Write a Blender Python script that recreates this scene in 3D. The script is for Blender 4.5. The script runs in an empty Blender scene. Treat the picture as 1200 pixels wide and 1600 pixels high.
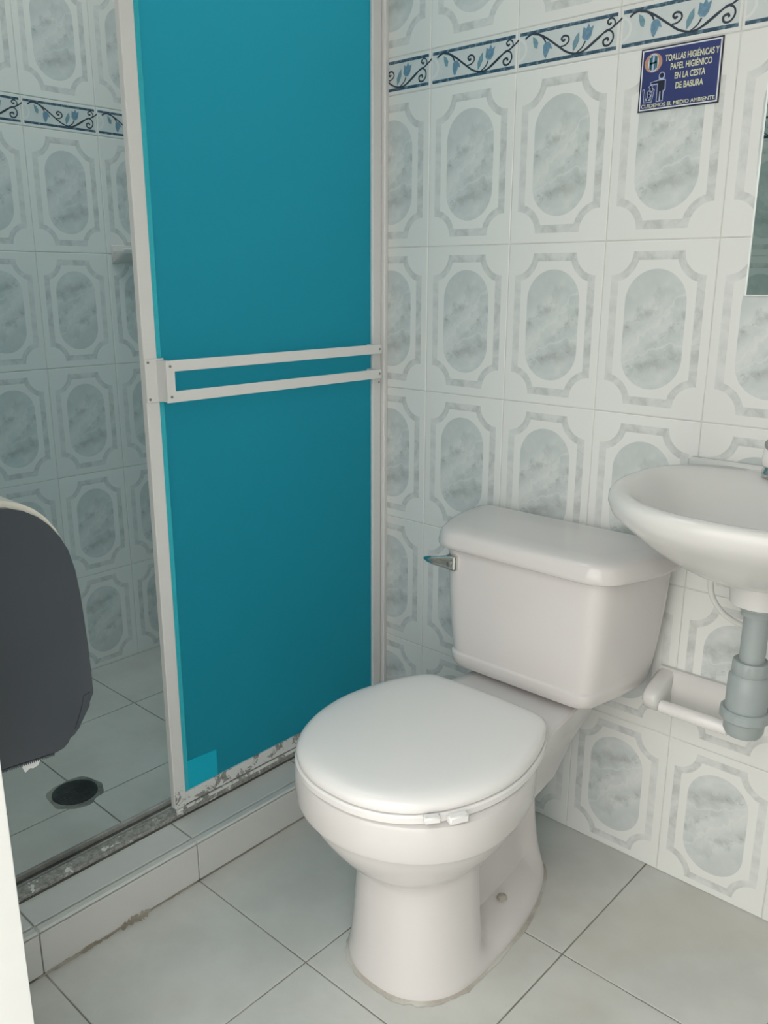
import bpy, math, random
from mathutils import Vector, Matrix

random.seed(7)
PI = math.pi
scene = bpy.context.scene
COL = scene.collection

# ------------------------------------------------------------------ camera
cam_d = bpy.data.cameras.new('camera')
cam_d.sensor_fit = 'VERTICAL'
cam_d.sensor_height = 36.0
cam_d.lens = 1331.35 / 1600.0 * 36.0
cam_d.clip_start = 0.02
cam = bpy.data.objects.new('camera', cam_d)
COL.objects.link(cam)
R_ = Vector((0.74015166, 0.67243358, 0.00293367))
U_ = Vector((-0.17884696, 0.19264858, 0.96483174))
F_ = Vector((-0.6482201, 0.71464649, -0.26285186))
m = Matrix((R_, U_, -F_)).transposed().to_4x4()
m.translation = Vector((1.107, -1.4445, 1.134))
cam.matrix_world = m
scene.camera = cam

# ------------------------------------------------------------------ world, light, exposure
w = bpy.data.worlds.new('world')
scene.world = w
w.use_nodes = True
bg = w.node_tree.nodes['Background']
# overcast sky: warm white near the horizon, a little cooler overhead
wn, wl = w.node_tree.nodes, w.node_tree.links
tc = wn.new('ShaderNodeTexCoord'); sx = wn.new('ShaderNodeSeparateXYZ'); mr = wn.new('ShaderNodeMapRange'); mx = wn.new('ShaderNodeMix')
mx.data_type = 'RGBA'
wl.new(tc.outputs['Generated'], sx.inputs[0]); wl.new(sx.outputs[2], mr.inputs['Value'])
mr.inputs['From Min'].default_value = 0.25; mr.inputs['From Max'].default_value = 1.0
wl.new(mr.outputs['Result'], mx.inputs[0])
mx.inputs[6].default_value = (1.0, 0.945, 0.890, 1)
mx.inputs[7].default_value = (0.88, 1.0, 1.0, 1)
wl.new(mx.outputs[2], bg.inputs['Color'])
bg.inputs['Strength'].default_value = 3.2
vs = scene.view_settings
vs.view_transform = 'Standard'
vs.look = 'None'
vs.gamma = 1.0
vs.use_curve_mapping = False
vs.exposure = 0.0

# ------------------------------------------------------------------ helpers: materials
class NT:
    def __init__(self, name):
        self.mat = bpy.data.materials.new(name)
        self.mat.use_nodes = True
        self.nt = self.mat.node_tree
        self.bsdf = self.nt.nodes['Principled BSDF']
        self.out = self.nt.nodes['Material Output']
    def n(self, t, **kw):
        nd = self.nt.nodes.new(t)
        for k, v in kw.items():
            setattr(nd, k, v)
        return nd
    def l(self, a, b):
        self.nt.links.new(a, b)
    def setin(self, sock, v):
        if isinstance(v, bpy.types.NodeSocket):
            self.l(v, sock)
        else:
            sock.default_value = v
    def m(self, op, a, b=None, c=None):
        nd = self.n('ShaderNodeMath', operation=op)
        self.setin(nd.inputs[0], a)
        if b is not None: self.setin(nd.inputs[1], b)
        if c is not None: self.setin(nd.inputs[2], c)
        return nd.outputs[0]
    def step(self, v, e0, e1):          # smooth 0..1 from e0 to e1
        nd = self.n('ShaderNodeMapRange', interpolation_type='SMOOTHSTEP')
        self.setin(nd.inputs['Value'], v)
        nd.inputs['From Min'].default_value = e0
        nd.inputs['From Max'].default_value = e1
        return nd.outputs['Result']
    def mix(self, f, a, b, blend='MIX'):
        nd = self.n('ShaderNodeMix', data_type='RGBA', blend_type=blend)
        self.setin(nd.inputs[0], f)
        for i, v in ((6, a), (7, b)):
            if isinstance(v, (tuple, list)): v = (*v[:3], 1)
            self.setin(nd.inputs[i], v)
        return nd.outputs[2]
    def coord(self, which='Object', scale=(1, 1, 1), rot=(0, 0, 0), loc=(0, 0, 0)):
        tc = self.n('ShaderNodeTexCoord')
        mp = self.n('ShaderNodeMapping')
        mp.inputs['Scale'].default_value = scale
        mp.inputs['Rotation'].default_value = rot
        mp.inputs['Location'].default_value = loc
        self.l(tc.outputs[which], mp.inputs['Vector'])
        return mp.outputs[0]
    def pos(self):
        return self.n('ShaderNodeNewGeometry').outputs['Position']
    def noise(self, vec, scale, detail=4, rough=0.55, dist=0.0):
        nd = self.n('ShaderNodeTexNoise')
        self.l(vec, nd.inputs['Vector'])
        nd.inputs['Scale'].default_value = scale
        nd.inputs['Detail'].default_value = detail
        nd.inputs['Roughness'].default_value = rough
        nd.inputs['Distortion'].default_value = dist
        return nd.outputs['Fac']
    def ramp(self, f, stops):
        nd = self.n('ShaderNodeValToRGB')
        cr = nd.color_ramp
        while len(cr.elements) < len(stops): cr.elements.new(0.5)
        for e, (p, c) in zip(cr.elements, stops):
            e.position = p
            e.color = (*c[:3], 1)
        self.l(f, nd.inputs[0])
        return nd.outputs[0]
    def bump(self, h, strength=0.2, dist=0.002):
        nd = self.n('ShaderNodeBump')
        nd.inputs['Strength'].default_value = strength
        nd.inputs['Distance'].default_value = dist
        self.l(h, nd.inputs['Height'])
        self.l(nd.outputs[0], self.bsdf.inputs['Normal'])
    def set(self, **kw):
        for k, v in kw.items():
            s = self.bsdf.inputs[k.replace('_', ' ')]
            if isinstance(v, (tuple, list)): v = (*v[:3], 1)
            self.setin(s, v)
        return self

def plain(name, col, rough=0.4, metal=0.0, var=0.06, scale=14, **kw):
    """principled with a faint mottling so that nothing is perfectly flat"""
    t = NT(name)
    f = t.noise(t.coord(), scale, 5)
    c = t.mix(f, tuple(x * (1 - var) for x in col), tuple(min(1, x * (1 + var)) for x in col))
    t.set(Base_Color=c, Roughness=rough, Metallic=metal, **kw)
    return t.mat

# ------------------------------------------------------------------ helpers: meshes
OFF = {}
class MB:
    def __init__(self):
        self.v = []; self.f = []; self.mi = []
    def add(self, vs, fs, mi=0):
        b = len(self.v)
        self.v += [tuple(p) for p in vs]
        for f in fs:
            self.f.append([b + i for i in f]); self.mi.append(mi)
        return self
    def box(self, x0, x1, y0, y1, z0, z1, c=0.0, mi=0):
        if x0 > x1: x0, x1 = x1, x0
        if y0 > y1: y0, y1 = y1, y0
        if z0 > z1: z0, z1 = z1, z0
        if c <= 0:
            V = [(x, y, z) for x in (x0, x1) for y in (y0, y1) for z in (z0, z1)]
            F = [(0, 1, 3, 2), (4, 6, 7, 5), (0, 4, 5, 1), (2, 3, 7, 6), (0, 2, 6, 4), (1, 5, 7, 3)]
            return self.add(V, F, mi)
        ctr = ((x0 + x1) / 2, (y0 + y1) / 2, (z0 + z1) / 2)
        V = []; idx = {}
        for i, x in enumerate((x0, x1)):
            for j, y in enumerate((y0, y1)):
                for k, z in enumerate((z0, z1)):
                    s = (1 if i == 0 else -1, 1 if j == 0 else -1, 1 if k == 0 else -1)
                    for a in range(3):      # vertex lying on the face normal to axis a
                        p = [x, y, z]
                        for b in range(3):
                            if b != a: p[b] += s[b] * c
                        idx[(i, j, k, a)] = len(V); V.append(tuple(p))
        F = []
        for a in range(3):
            o = [q for q in range(3) if q != a]
            for s in (0, 1):
                q = []
                for (p0, p1) in ((0, 0), (1, 0), (1, 1), (0, 1)):
                    t = [0, 0, 0]; t[a] = s; t[o[0]] = p0; t[o[1]] = p1
                    q.append(idx[(*t, a)])
                F.append(q)
        for a in range(3):                  # edges along axis a
            o = [q for q in range(3) if q != a]
            for p0 in (0, 1):
                for p1 in (0, 1):
                    t0 = [0, 0, 0]; t0[o[0]] = p0; t0[o[1]] = p1
                    t1 = list(t0); t1[a] = 1
                    F.append([idx[(*t0, o[0])], idx[(*t1, o[0])], idx[(*t1, o[1])], idx[(*t0, o[1])]])
        for i in (0, 1):
            for j in (0, 1):
                for k in (0, 1):
                    F.append([idx[(i, j, k, a)] for a in range(3)])
        return self.add(V, F, mi)
    def loft(self, rings, cap0=True, cap1=True, closed=True, mi=0):
        n = len(rings[0]); V = [p for r in rings for p in r]; F = []
        for i in range(len(rings) - 1):
            for j in range(n if closed else n - 1):
                k = (j + 1) % n
                F.append((i * n + j, i * n + k, (i + 1) * n + k, (i + 1) * n + j))
        if cap0: F.append(tuple(range(n - 1, -1, -1)))
        if cap1: F.append(tuple((len(rings) - 1) * n + j for j in range(n)))
        return self.add(V, F, mi)
    def lathe(self, prof, ctr=(0, 0, 0), axis='z', n=32, cap0=True, cap1=True, mi=0, lobes=None):
        rings = []
        for (r, h) in prof:
            ring = []
            for j in range(n):
                a = 2 * PI * j / n
                c, s = r * math.cos(a), r * math.sin(a)
                if axis == 'z': p = (c, s, h)
                elif axis == 'y': p = (s, h, c)
                else: p = (h, c, s)
                ring.append((p[0] + ctr[0], p[1] + ctr[1], p[2] + ctr[2]))
            rings.append(ring)
        return self.loft(rings, cap0, cap1, mi=mi)
    def tube(self, pts, r, n=12, mi=0, cap=True):
        pts = [Vector(p) for p in pts]
        rings = []; up = Vector((0.13, 0.2, 0.97))
        for i, p in enumerate(pts):
            t = (pts[min(i + 1, len(pts) - 1)] - pts[max(i - 1, 0)]).normalized()
            s = t.cross(up)
            if s.length < 1e-4: s = t.cross(Vector((1, 0, 0)))
            s.normalize(); u = s.cross(t); up = u
            rr = r[i] if isinstance(r, (list, tuple)) else r
            rings.append([tuple(p + rr * (math.cos(2 * PI * j / n) * s + math.sin(2 * PI * j / n) * u)) for j in range(n)])
        return self.loft(rings, cap, cap, mi=mi)
    def prism(self, outline, fn, d0, d1, mi=0):
        """outline of 2-D points pushed from depth d0 to d1; fn(p, q, depth) -> xyz"""
        a = [fn(p, q, d0) for p, q in outline]; b = [fn(p, q, d1) for p, q in outline]
        return self.loft([a, b], mi=mi)
    def build(self, name, mats, parent=None, smooth=None, origin=None):
        if parent is not None and origin is None:
            off = Vector(OFF[parent])
        else:
            off = Vector(origin) if origin is not None else Vector((0, 0, 0))
        me = bpy.data.meshes.new(name)
        me.from_pydata([tuple(Vector(p) - off) for p in self.v], [], self.f)
        if not isinstance(mats, (list, tuple)): mats = [mats]
        for mt in mats: me.materials.append(mt)
        if len(mats) > 1:
            me.polygons.foreach_set('material_index', self.mi)
        me.validate()
        import bmesh
        bm = bmesh.new(); bm.from_mesh(me)
        bmesh.ops.recalc_face_normals(bm, faces=bm.faces)
        bm.to_mesh(me); bm.free()
        if smooth is not None:
            me.shade_smooth()
            me.set_sharp_from_angle(angle=math.radians(smooth))
        o = bpy.data.objects.new(name, me)
        COL.objects.link(o)
        if parent is not None:
            o.parent = parent
            if origin is not None:
                o.location = Vector(origin) - Vector(OFF[parent])
        else:
            o.location = off
        OFF[o] = tuple(off)
        return o

def tag(o, label=None, cat=None, group=None, kind=None):
    if label: o['label'] = label
    if cat: o['category'] = cat
    if group: o['group'] = group
    if kind: o['kind'] = kind
    return o
def thing(name, loc, label, cat, group=None):
    o = bpy.data.objects.new(name, None)
    o.empty_display_size = 0.05
    COL.objects.link(o); o.location = loc; OFF[o] = tuple(loc)
    return tag(o, label, cat, group)

# ------------------------------------------------------------------ materials
def tile_material():
    t = NT('patterned_glazed_tile')
    tc = t.n('ShaderNodeTexCoord')
    sp = t.n('ShaderNodeSeparateXYZ'); t.l(tc.outputs['Object'], sp.inputs[0])
    x, z = sp.outputs[0], sp.outputs[2]
    ax, az = t.m('ABSOLUTE', x), t.m('ABSOLUTE', z)
    a, b, R, th = 0.0865, 0.1330, 0.040, 0.0145
    d = t.m('SQRT', t.m('ADD', t.m('POWER', t.m('ABSOLUTE', t.m('SUBTRACT', ax, a)), 2.0), t.m('POWER', t.m('ABSOLUTE', t.m('SUBTRACT', az, b)), 2.0)))
    outer = t.m('MAXIMUM', t.m('MAXIMUM', t.m('SUBTRACT', ax, a), t.m('SUBTRACT', az, b)), t.m('SUBTRACT', R, d))
    inner = t.m('MAXIMUM', t.m('MAXIMUM', t.m('SUBTRACT', ax, a - th), t.m('SUBTRACT', az, b - th)), t.m('SUBTRACT', R + th * 0.9, d))
    frame = t.m('MULTIPLY', t.step(outer, 0.0006, -0.0006), t.step(inner, -0.0008, 0.0008))
    hw, hh = 0.0565, 0.1035
    dz = t.m('MAXIMUM', t.m('SUBTRACT', az, hh - hw), 0.0)
    cap = t.m('SUBTRACT', t.m('SQRT', t.m('ADD', t.m('MULTIPLY', x, x), t.m('MULTIPLY', dz, dz))), hw)
    oval = t.step(cap, 0.0006, -0.0006)
    # marble print (the same on every tile, as a transfer print is)
    wn = t.noise(t.coord('Object', loc=(0.21, 0.4, 0.13)), 34, 4, 0.6)
    warp = t.m('MULTIPLY', t.m('SUBTRACT', wn, 0.5), 0.075)
    n2 = t.noise(t.coord('Object', loc=(0.5, 0.1, 0.9)), 95, 6, 0.7, 0.6)
    nf = t.noise(t.coord('Object', loc=(1.3, 0, 0.7)), 40, 4, 0.6, 0.5)
    s1 = t.m('ADD', t.m('SUBTRACT', z, t.m('MULTIPLY', x, 0.85)), warp)
    s2 = t.m('ADD', t.m('SUBTRACT', z, t.m('MULTIPLY', x, 0.30)), t.m('MULTIPLY', warp, 0.6))
    def band(sv, c, wd): return t.step(t.m('ABSOLUTE', t.m('SUBTRACT', sv, c)), wd, 0.0)
    b1 = t.m('MULTIPLY', band(s1, 0.044, 0.020), t.step(x, 0.035, -0.02))
    b2 = t.m('MULTIPLY', band(s1, -0.030, 0.022), t.step(x, -0.035, 0.02))
    b3 = band(s2, -0.062, 0.019)
    b4 = t.m('MULTIPLY', t.step(s1, 0.058, 0.085), 0.55)
    dk = t.m('MINIMUM', t.m('ADD', t.m('ADD', b1, b2), b3), 1.0)
    patch = t.step(nf, 0.36, 0.62)
    base = t.ramp(wn, [(0.34, (0.575, 0.615, 0.61)), (0.5, (0.625, 0.66, 0.65)), (0.64, (0.685, 0.705, 0.69))])
    mar = t.mix(t.m('MULTIPLY', t.m('MULTIPLY', dk, patch), 0.75), base, (0.43, 0.455, 0.445))
    mar = t.mix(b4, mar, (0.545, 0.58, 0.575))
    speck = t.m('MULTIPLY', t.step(n2, 0.57, 0.68), t.m('MULTIPLY', dk, 0.6))
    mar = t.mix(speck, mar, (0.24, 0.25, 0.245))
    vein = t.m('MULTIPLY', t.m('ADD', band(s1, 0.012, 0.006), band(s2, -0.040, 0.004)), 0.55)
    mar = t.mix(vein, mar, (0.74, 0.75, 0.73))
    frc = t.ramp(nf, [(0.30, (0.50, 0.515, 0.50)), (0.5, (0.635, 0.65, 0.635)), (0.64, (0.70, 0.71, 0.695))])
    frc = t.mix(t.m('MULTIPLY', t.step(x, -0.055, -0.075), 0.45), frc, (0.74, 0.745, 0.725))
    sp2 = t.step(t.noise(t.coord('Object', loc=(3, 0, 1)), 120, 4, 0.7), 0.64, 0.74)
    frc = t.mix(t.m('MULTIPLY', sp2, 0.5), frc, (0.22, 0.23, 0.23))
    oi = t.n('ShaderNodeObjectInfo')
    white = t.mix(oi.outputs['Random'], (0.765, 0.77, 0.745), (0.80, 0.805, 0.78))
    c = t.mix(frame, white, frc)
    c = t.mix(oval, c, mar)
    t.set(Base_Color=c, Roughness=0.22)
    t.bsdf.inputs['Specular IOR Level'].default_value = 0.4
    t.bump(t.noise(t.coord(), 9, 2), 0.03, 0.01)
    return t.mat

def border_material():
    t = NT('border_tile_glaze')
    tc = t.n('ShaderNodeTexCoord')
    sp = t.n('ShaderNodeSeparateXYZ'); t.l(tc.outputs['Object'], sp.inputs[0])
    x, z = sp.outputs[0], sp.outputs[2]
    ax, az = t.m('ABSOLUTE', x), t.m('ABSOLUTE', z)
    inx = t.step(ax, 0.0978, 0.0972)
    strip = t.m('MULTIPLY', t.m('MULTIPLY', t.step(az, 0.0224, 0.0228), t.step(az, 0.0286, 0.0282)), inx)
    ground = t.m('MULTIPLY', t.step(az, 0.0228, 0.0224), inx)
    n = t.noise(t.coord(), 90, 3, 0.6)
    blue = t.ramp(n, [(0.35, (0.035, 0.075, 0.12)), (0.52, (0.06, 0.115, 0.165)), (0.68, (0.20, 0.30, 0.36))])
    gr = t.mix(t.noise(t.coord(), 25, 4), (0.56, 0.61, 0.62), (0.68, 0.71, 0.70))
    # pale ring across the joint between two border tiles
    cx = t.m('SUBTRACT', ax, 0.1012)
    rr = t.m('SQRT', t.m('ADD', t.m('MULTIPLY', cx, cx), t.m('MULTIPLY', z, z)))
    ring = t.m('MULTIPLY', t.step(t.m('ABSOLUTE', t.m('SUBTRACT', rr, 0.018)), 0.0026, 0.0020), t.step(x, -0.02, -0.03))
    c = t.mix(ground, (0.74, 0.75, 0.73), gr)
    c = t.mix(t.m('MULTIPLY', ring, 0.7), c, (0.75, 0.76, 0.74))
    c = t.mix(strip, c, blue)
    t.set(Base_Color=c, Roughness=0.2)
    return t.mat

def floor_tile_material():
    t = NT('grey_floor_tile')
    p = t.pos()
    n = t.noise(p, 5, 5, 0.6)
    c = t.mix(t.step(n, 0.3, 0.7), (0.555, 0.55, 0.515), (0.64, 0.635, 0.60))
    sp = t.step(t.noise(p, 160, 3, 0.7), 0.62, 0.74)
    c = t.mix(t.m('MULTIPLY', sp, 0.22), c, (0.36, 0.34, 0.29))
    st = t.step(t.noise(p, 2.3, 3, 0.5), 0.56, 0.72)
    c = t.mix(t.m('MULTIPLY', st, 0.30), c, (0.52, 0.46, 0.36))
    t.set(Base_Color=c, Roughness=0.38)
    t.bump(t.noise(p, 220, 3), 0.06, 0.001)
    return t.mat

def grout_material(name, c0, c1):
    t = NT(name)
    p = t.pos()
    c = t.mix(t.step(t.noise(p, 9, 6, 0.7), 0.35, 0.65), c0, c1)
    t.set(Base_Color=c, Roughness=0.9)
    return t.mat

def peeling_paint(name, amount):
    """white paint flaking off grey aluminium"""
    t = NT(name)
    p = t.pos()
    n = t.noise(p, 34, 7, 0.7, 0.6)
    mask = t.step(n, amount - 0.012, amount + 0.012)
    g = t.noise(p, 140, 5, 0.7)
    metal = t.ramp(g, [(0.3, (0.14, 0.14, 0.125)), (0.5, (0.29, 0.29, 0.27)), (0.7, (0.43, 0.42, 0.39))])
    c = t.mix(mask, (0.74, 0.74, 0.72), metal)
    t.set(Base_Color=c, Roughness=t.m('ADD', t.m('MULTIPLY', mask, 0.3), 0.35))
    t.bump(t.m('SUBTRACT', 1.0, mask), 0.5, 0.0006)
    return t.mat

def teal_material(name, c0, c1, trans, tcol=None):
    t = NT(name)
    p = t.coord()
    n = t.noise(p, 3.0, 4, 0.6)
    c = t.mix(n, c0, c1)
    f = t.noise(p, 420, 3, 0.6)
    c = t.mix(t.m('MULTIPLY', t.step(f, 0.55, 0.7), 0.25), c, tuple(min(1, q * 1.5) for q in c1))
    t.set(Base_Color=c, Roughness=0.42)
    t.bsdf.inputs['Specular IOR Level'].default_value = 0.25
    t.bump(f, 0.12, 0.0006)
    tr = t.n('ShaderNodeBsdfTranslucent')
    if tcol: tr.inputs['Color'].default_value = (*tcol, 1)
    else: t.l(c, tr.inputs['Color'])
    mx = t.n('ShaderNodeMixShader'); mx.inputs[0].default_value = trans
    t.l(t.bsdf.outputs[0], mx.inputs[1]); t.l(tr.outputs[0], mx.inputs[2])
    t.l(mx.outputs[0], t.out.inputs['Surface'])
    return t.mat

M = {}
M['tile'] = tile_material()
M['border'] = border_material()
M['vine'] = plain('vine_print', (0.030, 0.045, 0.065), 0.3)
M['leaf'] = plain('leaf_print', (0.17, 0.31, 0.37), 0.3, var=0.35, scale=160)
M['tulip'] = plain('tulip_print', (0.15, 0.28, 0.39), 0.3, var=0.45, scale=160)
M['wgrout'] = grout_material('wall_grout', (0.58, 0.58, 0.55), (0.70, 0.70, 0.67))
M['fgrout'] = grout_material('floor_grout', (0.20, 0.195, 0.165), (0.38, 0.365, 0.33))
M['floor'] = floor_tile_material()
M['kerb'] = plain('kerb_tile_glaze', (0.60, 0.605, 0.585), 0.3, var=0.05)
M['paint'] = plain('white_wall_paint', (0.72, 0.715, 0.695), 0.6, var=0.03, scale=30)
M['ceil'] = plain('ceiling_paint', (0.80, 0.80, 0.77), 0.8, var=0.02)
M['ground'] = plain('outdoor_concrete', (0.42, 0.41, 0.38), 0.9, var=0.15, scale=4)
M['alu'] = plain('white_lacquered_aluminium', (0.74, 0.735, 0.72), 0.38, var=0.03)
M['alu_peel'] = peeling_paint('peeling_white_aluminium', 0.545)
M['alu_bare'] = peeling_paint('corroded_aluminium', 0.40)
M['alu_dark'] = grout_material('dark_track_channel', (0.05, 0.05, 0.045), (0.12, 0.12, 0.11))  # dark tone for the track base between the ribs
M['alu_worn'] = grout_material('worn_aluminium', (0.22, 0.22, 0.205), (0.42, 0.42, 0.40))
M['teal'] = teal_material('teal_acrylic', (0.016, 0.34, 0.50), (0.022, 0.38, 0.54), 0.76, (0.24, 0.80, 0.90))
M['edging'] = teal_material('backlit_teal', (0.04, 0.50, 0.60), (0.05, 0.54, 0.64), 0.1)  # lighter teal that paints light coming through a single panel layer
M['patch'] = teal_material('bright_teal_acrylic', (0.008, 0.46, 0.64), (0.010, 0.50, 0.68), 0.05)
M['ceramic'] = plain('white_vitreous_china', (0.668, 0.634, 0.622), 0.12, var=0.012, scale=5)
M['basin'] = plain('white_basin_china', (0.665, 0.652, 0.632), 0.16, var=0.012, scale=5)
M['plastic'] = plain('white_seat_plastic', (0.80, 0.775, 0.762), 0.22, var=0.01, scale=5)
M['offwhite'] = plain('cream_plastic', (0.70, 0.68, 0.60), 0.35, var=0.02)
M['chrome'] = plain('chrome', (0.70, 0.70, 0.68), 0.16, metal=1.0, var=0.04)
M['steel'] = plain('screw_steel', (0.30, 0.30, 0.29), 0.35, metal=0.8, var=0.2, scale=300)
M['pvc'] = plain('grey_pvc', (0.33, 0.365, 0.365), 0.38, var=0.05)
M['hose'] = plain('white_hose', (0.76, 0.76, 0.73), 0.35)
M['smoke'] = plain('smoky_dark_plastic', (0.046, 0.055, 0.069), 0.30, var=0.12, scale=7)
M['paper'] = plain('white_paper', (0.80, 0.82, 0.82), 0.9)
M['drain'] = grout_material('drain_iron', (0.024, 0.030, 0.032), (0.065, 0.073, 0.073))
M['cement'] = grout_material('drain_cement', (0.14, 0.145, 0.135), (0.34, 0.34, 0.31))
M['caulk'] = grout_material('dirty_caulk', (0.40, 0.36, 0.31), (0.56, 0.54, 0.49))
M['smear'] = grout_material('dirty_grout_smear', (0.26, 0.225, 0.175), (0.44, 0.41, 0.355))
M['navy'] = plain('sign_navy', (0.030, 0.044, 0.165), 0.3, var=0.45, scale=12)
M['signwhite'] = plain('sign_white', (0.72, 0.74, 0.78), 0.35)
M['signcream'] = plain('sign_cream', (0.68, 0.68, 0.46), 0.35)
M['signink'] = plain('sign_ink', (0.010, 0.014, 0.035), 0.35)
M['signglow'] = plain('sign_halo', (0.42, 0.47, 0.68), 0.35)
M['logo_o'] = plain('logo_copper', (0.50, 0.28, 0.20), 0.35, var=0.3, scale=200)
M['logo_g'] = plain('logo_green', (0.02, 0.13, 0.16), 0.35)
mm = NT('mirror_silver'); mm.set(Base_Color=(0.66, 0.76, 0.74), Metallic=1.0, Roughness=0.015); M['mirror'] = mm.mat
M['glass_edge'] = plain('polished_glass_edge', (0.90, 0.92, 0.90), 0.1)

# ------------------------------------------------------------------ layout numbers (metres)
CW, RP = 0.2049, 0.302              # wall tile pitch
X0, L0 = -0.0814, -0.3416           # joints on back wall (x) and on shower wall (y)
ZA = 1.2014                         # joint at about eye height
XL, XR = -1.1175, 1.25              # shower wall, right wall
YF = -1.135                         # inner face of the door wall
JX = 0.30                           # door reveal
DTOP = 2.05
HC = 2.50                           # ceiling
WX0, WX1, WY0, WY1 = -1.00, -0.06, -1.10, -0.20   # unseen roof opening, added to brighten the shower
KX, KB, KH = -0.111, -0.272, 0.0865 # kerb front, kerb back, kerb height
ROWS = [0.0, ZA - 3 * RP, ZA - 2 * RP, ZA - RP, ZA, ZA + RP]
BT = ROWS[-1] + 0.0716
TOPROWS = [BT, BT + RP]
PLZ = BT + RP                       # painted plaster above the tiles

# ------------------------------------------------------------------ structure: walls
def slab(name, x0, x1, y0, y1, z0, z1, mat, label):
    o = MB().box(x0, x1, y0, y1, z0, z1).build(name, mat, origin=((x0 + x1) / 2, (y0 + y1) / 2, z0))
    return tag(o, label, kind='structure')

wall_back = tag(MB().box(XL - 0.1, XR + 0.1, 0.0015, 0.12, 0, PLZ).box(XL - 0.1, XR + 0.1, 0.0015, 0.12, PLZ, HC, mi=1).build('wall_back', [M['wgrout'], M['paint']], origin=(0, 0.06, 0)),
                'white tiled wall behind the toilet with oval marble print', kind='structure')
mb = MB()
xa, xb = XL - 0.1, XL - 0.0015
mb.box(xa, xb, YF - 0.15, 0.0015, 0, PLZ).box(xa, xb, YF - 0.15, 0.0015, PLZ, HC, mi=1)
wall_left = tag(mb.build('wall_left', [M['wgrout'], M['paint']], origin=(XL - 0.05, -0.6, 0)), 'tiled shower wall left of the blue door', kind='structure')
wall_right = tag(MB().box(XR + 0.0015, XR + 0.1, YF - 0.15, 0.0015, 0, PLZ).box(XR + 0.0015, XR + 0.1, YF - 0.15, 0.0015, PLZ, HC, mi=1).build('wall_right', [M['wgrout'], M['paint']], origin=(XR + 0.05, -0.6, 0)),
                 'tiled wall to the right of the basin', kind='structure')
mb = MB()
mb.box(XL - 0.0015, JX, YF - 0.15, YF - 0.0015, 0, HC)
mb.box(1.17, XR, YF - 0.15, YF - 0.0015, 0, HC)
mb.box(JX, 1.17, YF - 0.15, YF - 0.0015, DTOP, HC)
wall_front = tag(mb.build('wall_front', M['paint'], origin=(0, YF - 0.08, 0)), 'white painted door wall at lower left edge', kind='structure')
mb = MB()
cx0, cx1, cy0, cy1 = XL - 0.1, XR + 0.1, YF - 0.15, 0.12
mb.box(cx0, WX0, cy0, cy1, HC, HC + 0.1).box(WX1, cx1, cy0, cy1, HC, HC + 0.1).box(WX0, WX1, cy0, WY0, HC, HC + 0.1).box(WX0, WX1, WY1, cy1, HC, HC + 0.1)
ceiling = tag(mb.build('ceiling', M['ceil'], origin=(0, -0.5, HC)), 'white ceiling with an added opening above the shower', kind='structure')
mb = MB()
for (p, q) in ((WX0, WX0 + 0.03), (WX1 - 0.03, WX1), ((WX0 + WX1) / 2 - 0.012, (WX0 + WX1) / 2 + 0.012)): mb.box(p, q, WY0, WY1, HC + 0.05, HC + 0.09)
for (p, q) in ((WY0, WY0 + 0.03), (WY1 - 0.03, WY1)): mb.box(WX0 + 0.03, WX1 - 0.03, p, q, HC + 0.05, HC + 0.09)
tag(mb.build('added_roof_light_1', M['alu'], origin=((WX0 + WX1) / 2, (WY0 + WY1) / 2, HC + 0.05)), 'unseen roof opening added to light the shower', kind='structure')  # frame of the added opening that lets extra daylight into the shower

TM = {}
def tile_mesh(x0, x1, z0, z1, mat='tile', name='wall_tile'):
    key = (round(x0, 4), round(x1, 4), round(z0, 4), round(z1, 4), mat)
    if key in TM: return TM[key]
    g, c, t = 0.0009, 0.0012, 0.006
    a, b, p, q = x0 + g, x1 - g, z0 + g, z1 - g
    V = [(a + c, 0, p + c), (b - c, 0, p + c), (b - c, 0, q - c), (a + c, 0, q - c),
         (a, c * 0.6, p), (b, c * 0.6, p), (b, c * 0.6, q), (a, c * 0.6, q), (a, t, p), (b, t, p), (b, t, q), (a, t, q)]
    F = [(0, 1, 2, 3)]
    for i in range(4):
        j = (i + 1) % 4
        F += [(4 + i, 4 + j, j, i), (8 + i, 8 + j, 4 + j, 4 + i)]
    me = bpy.data.meshes.new(name)
    me.from_pydata(V, [], F)
    me.materials.append(M[mat])
    TM[key] = me
    return me

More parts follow.
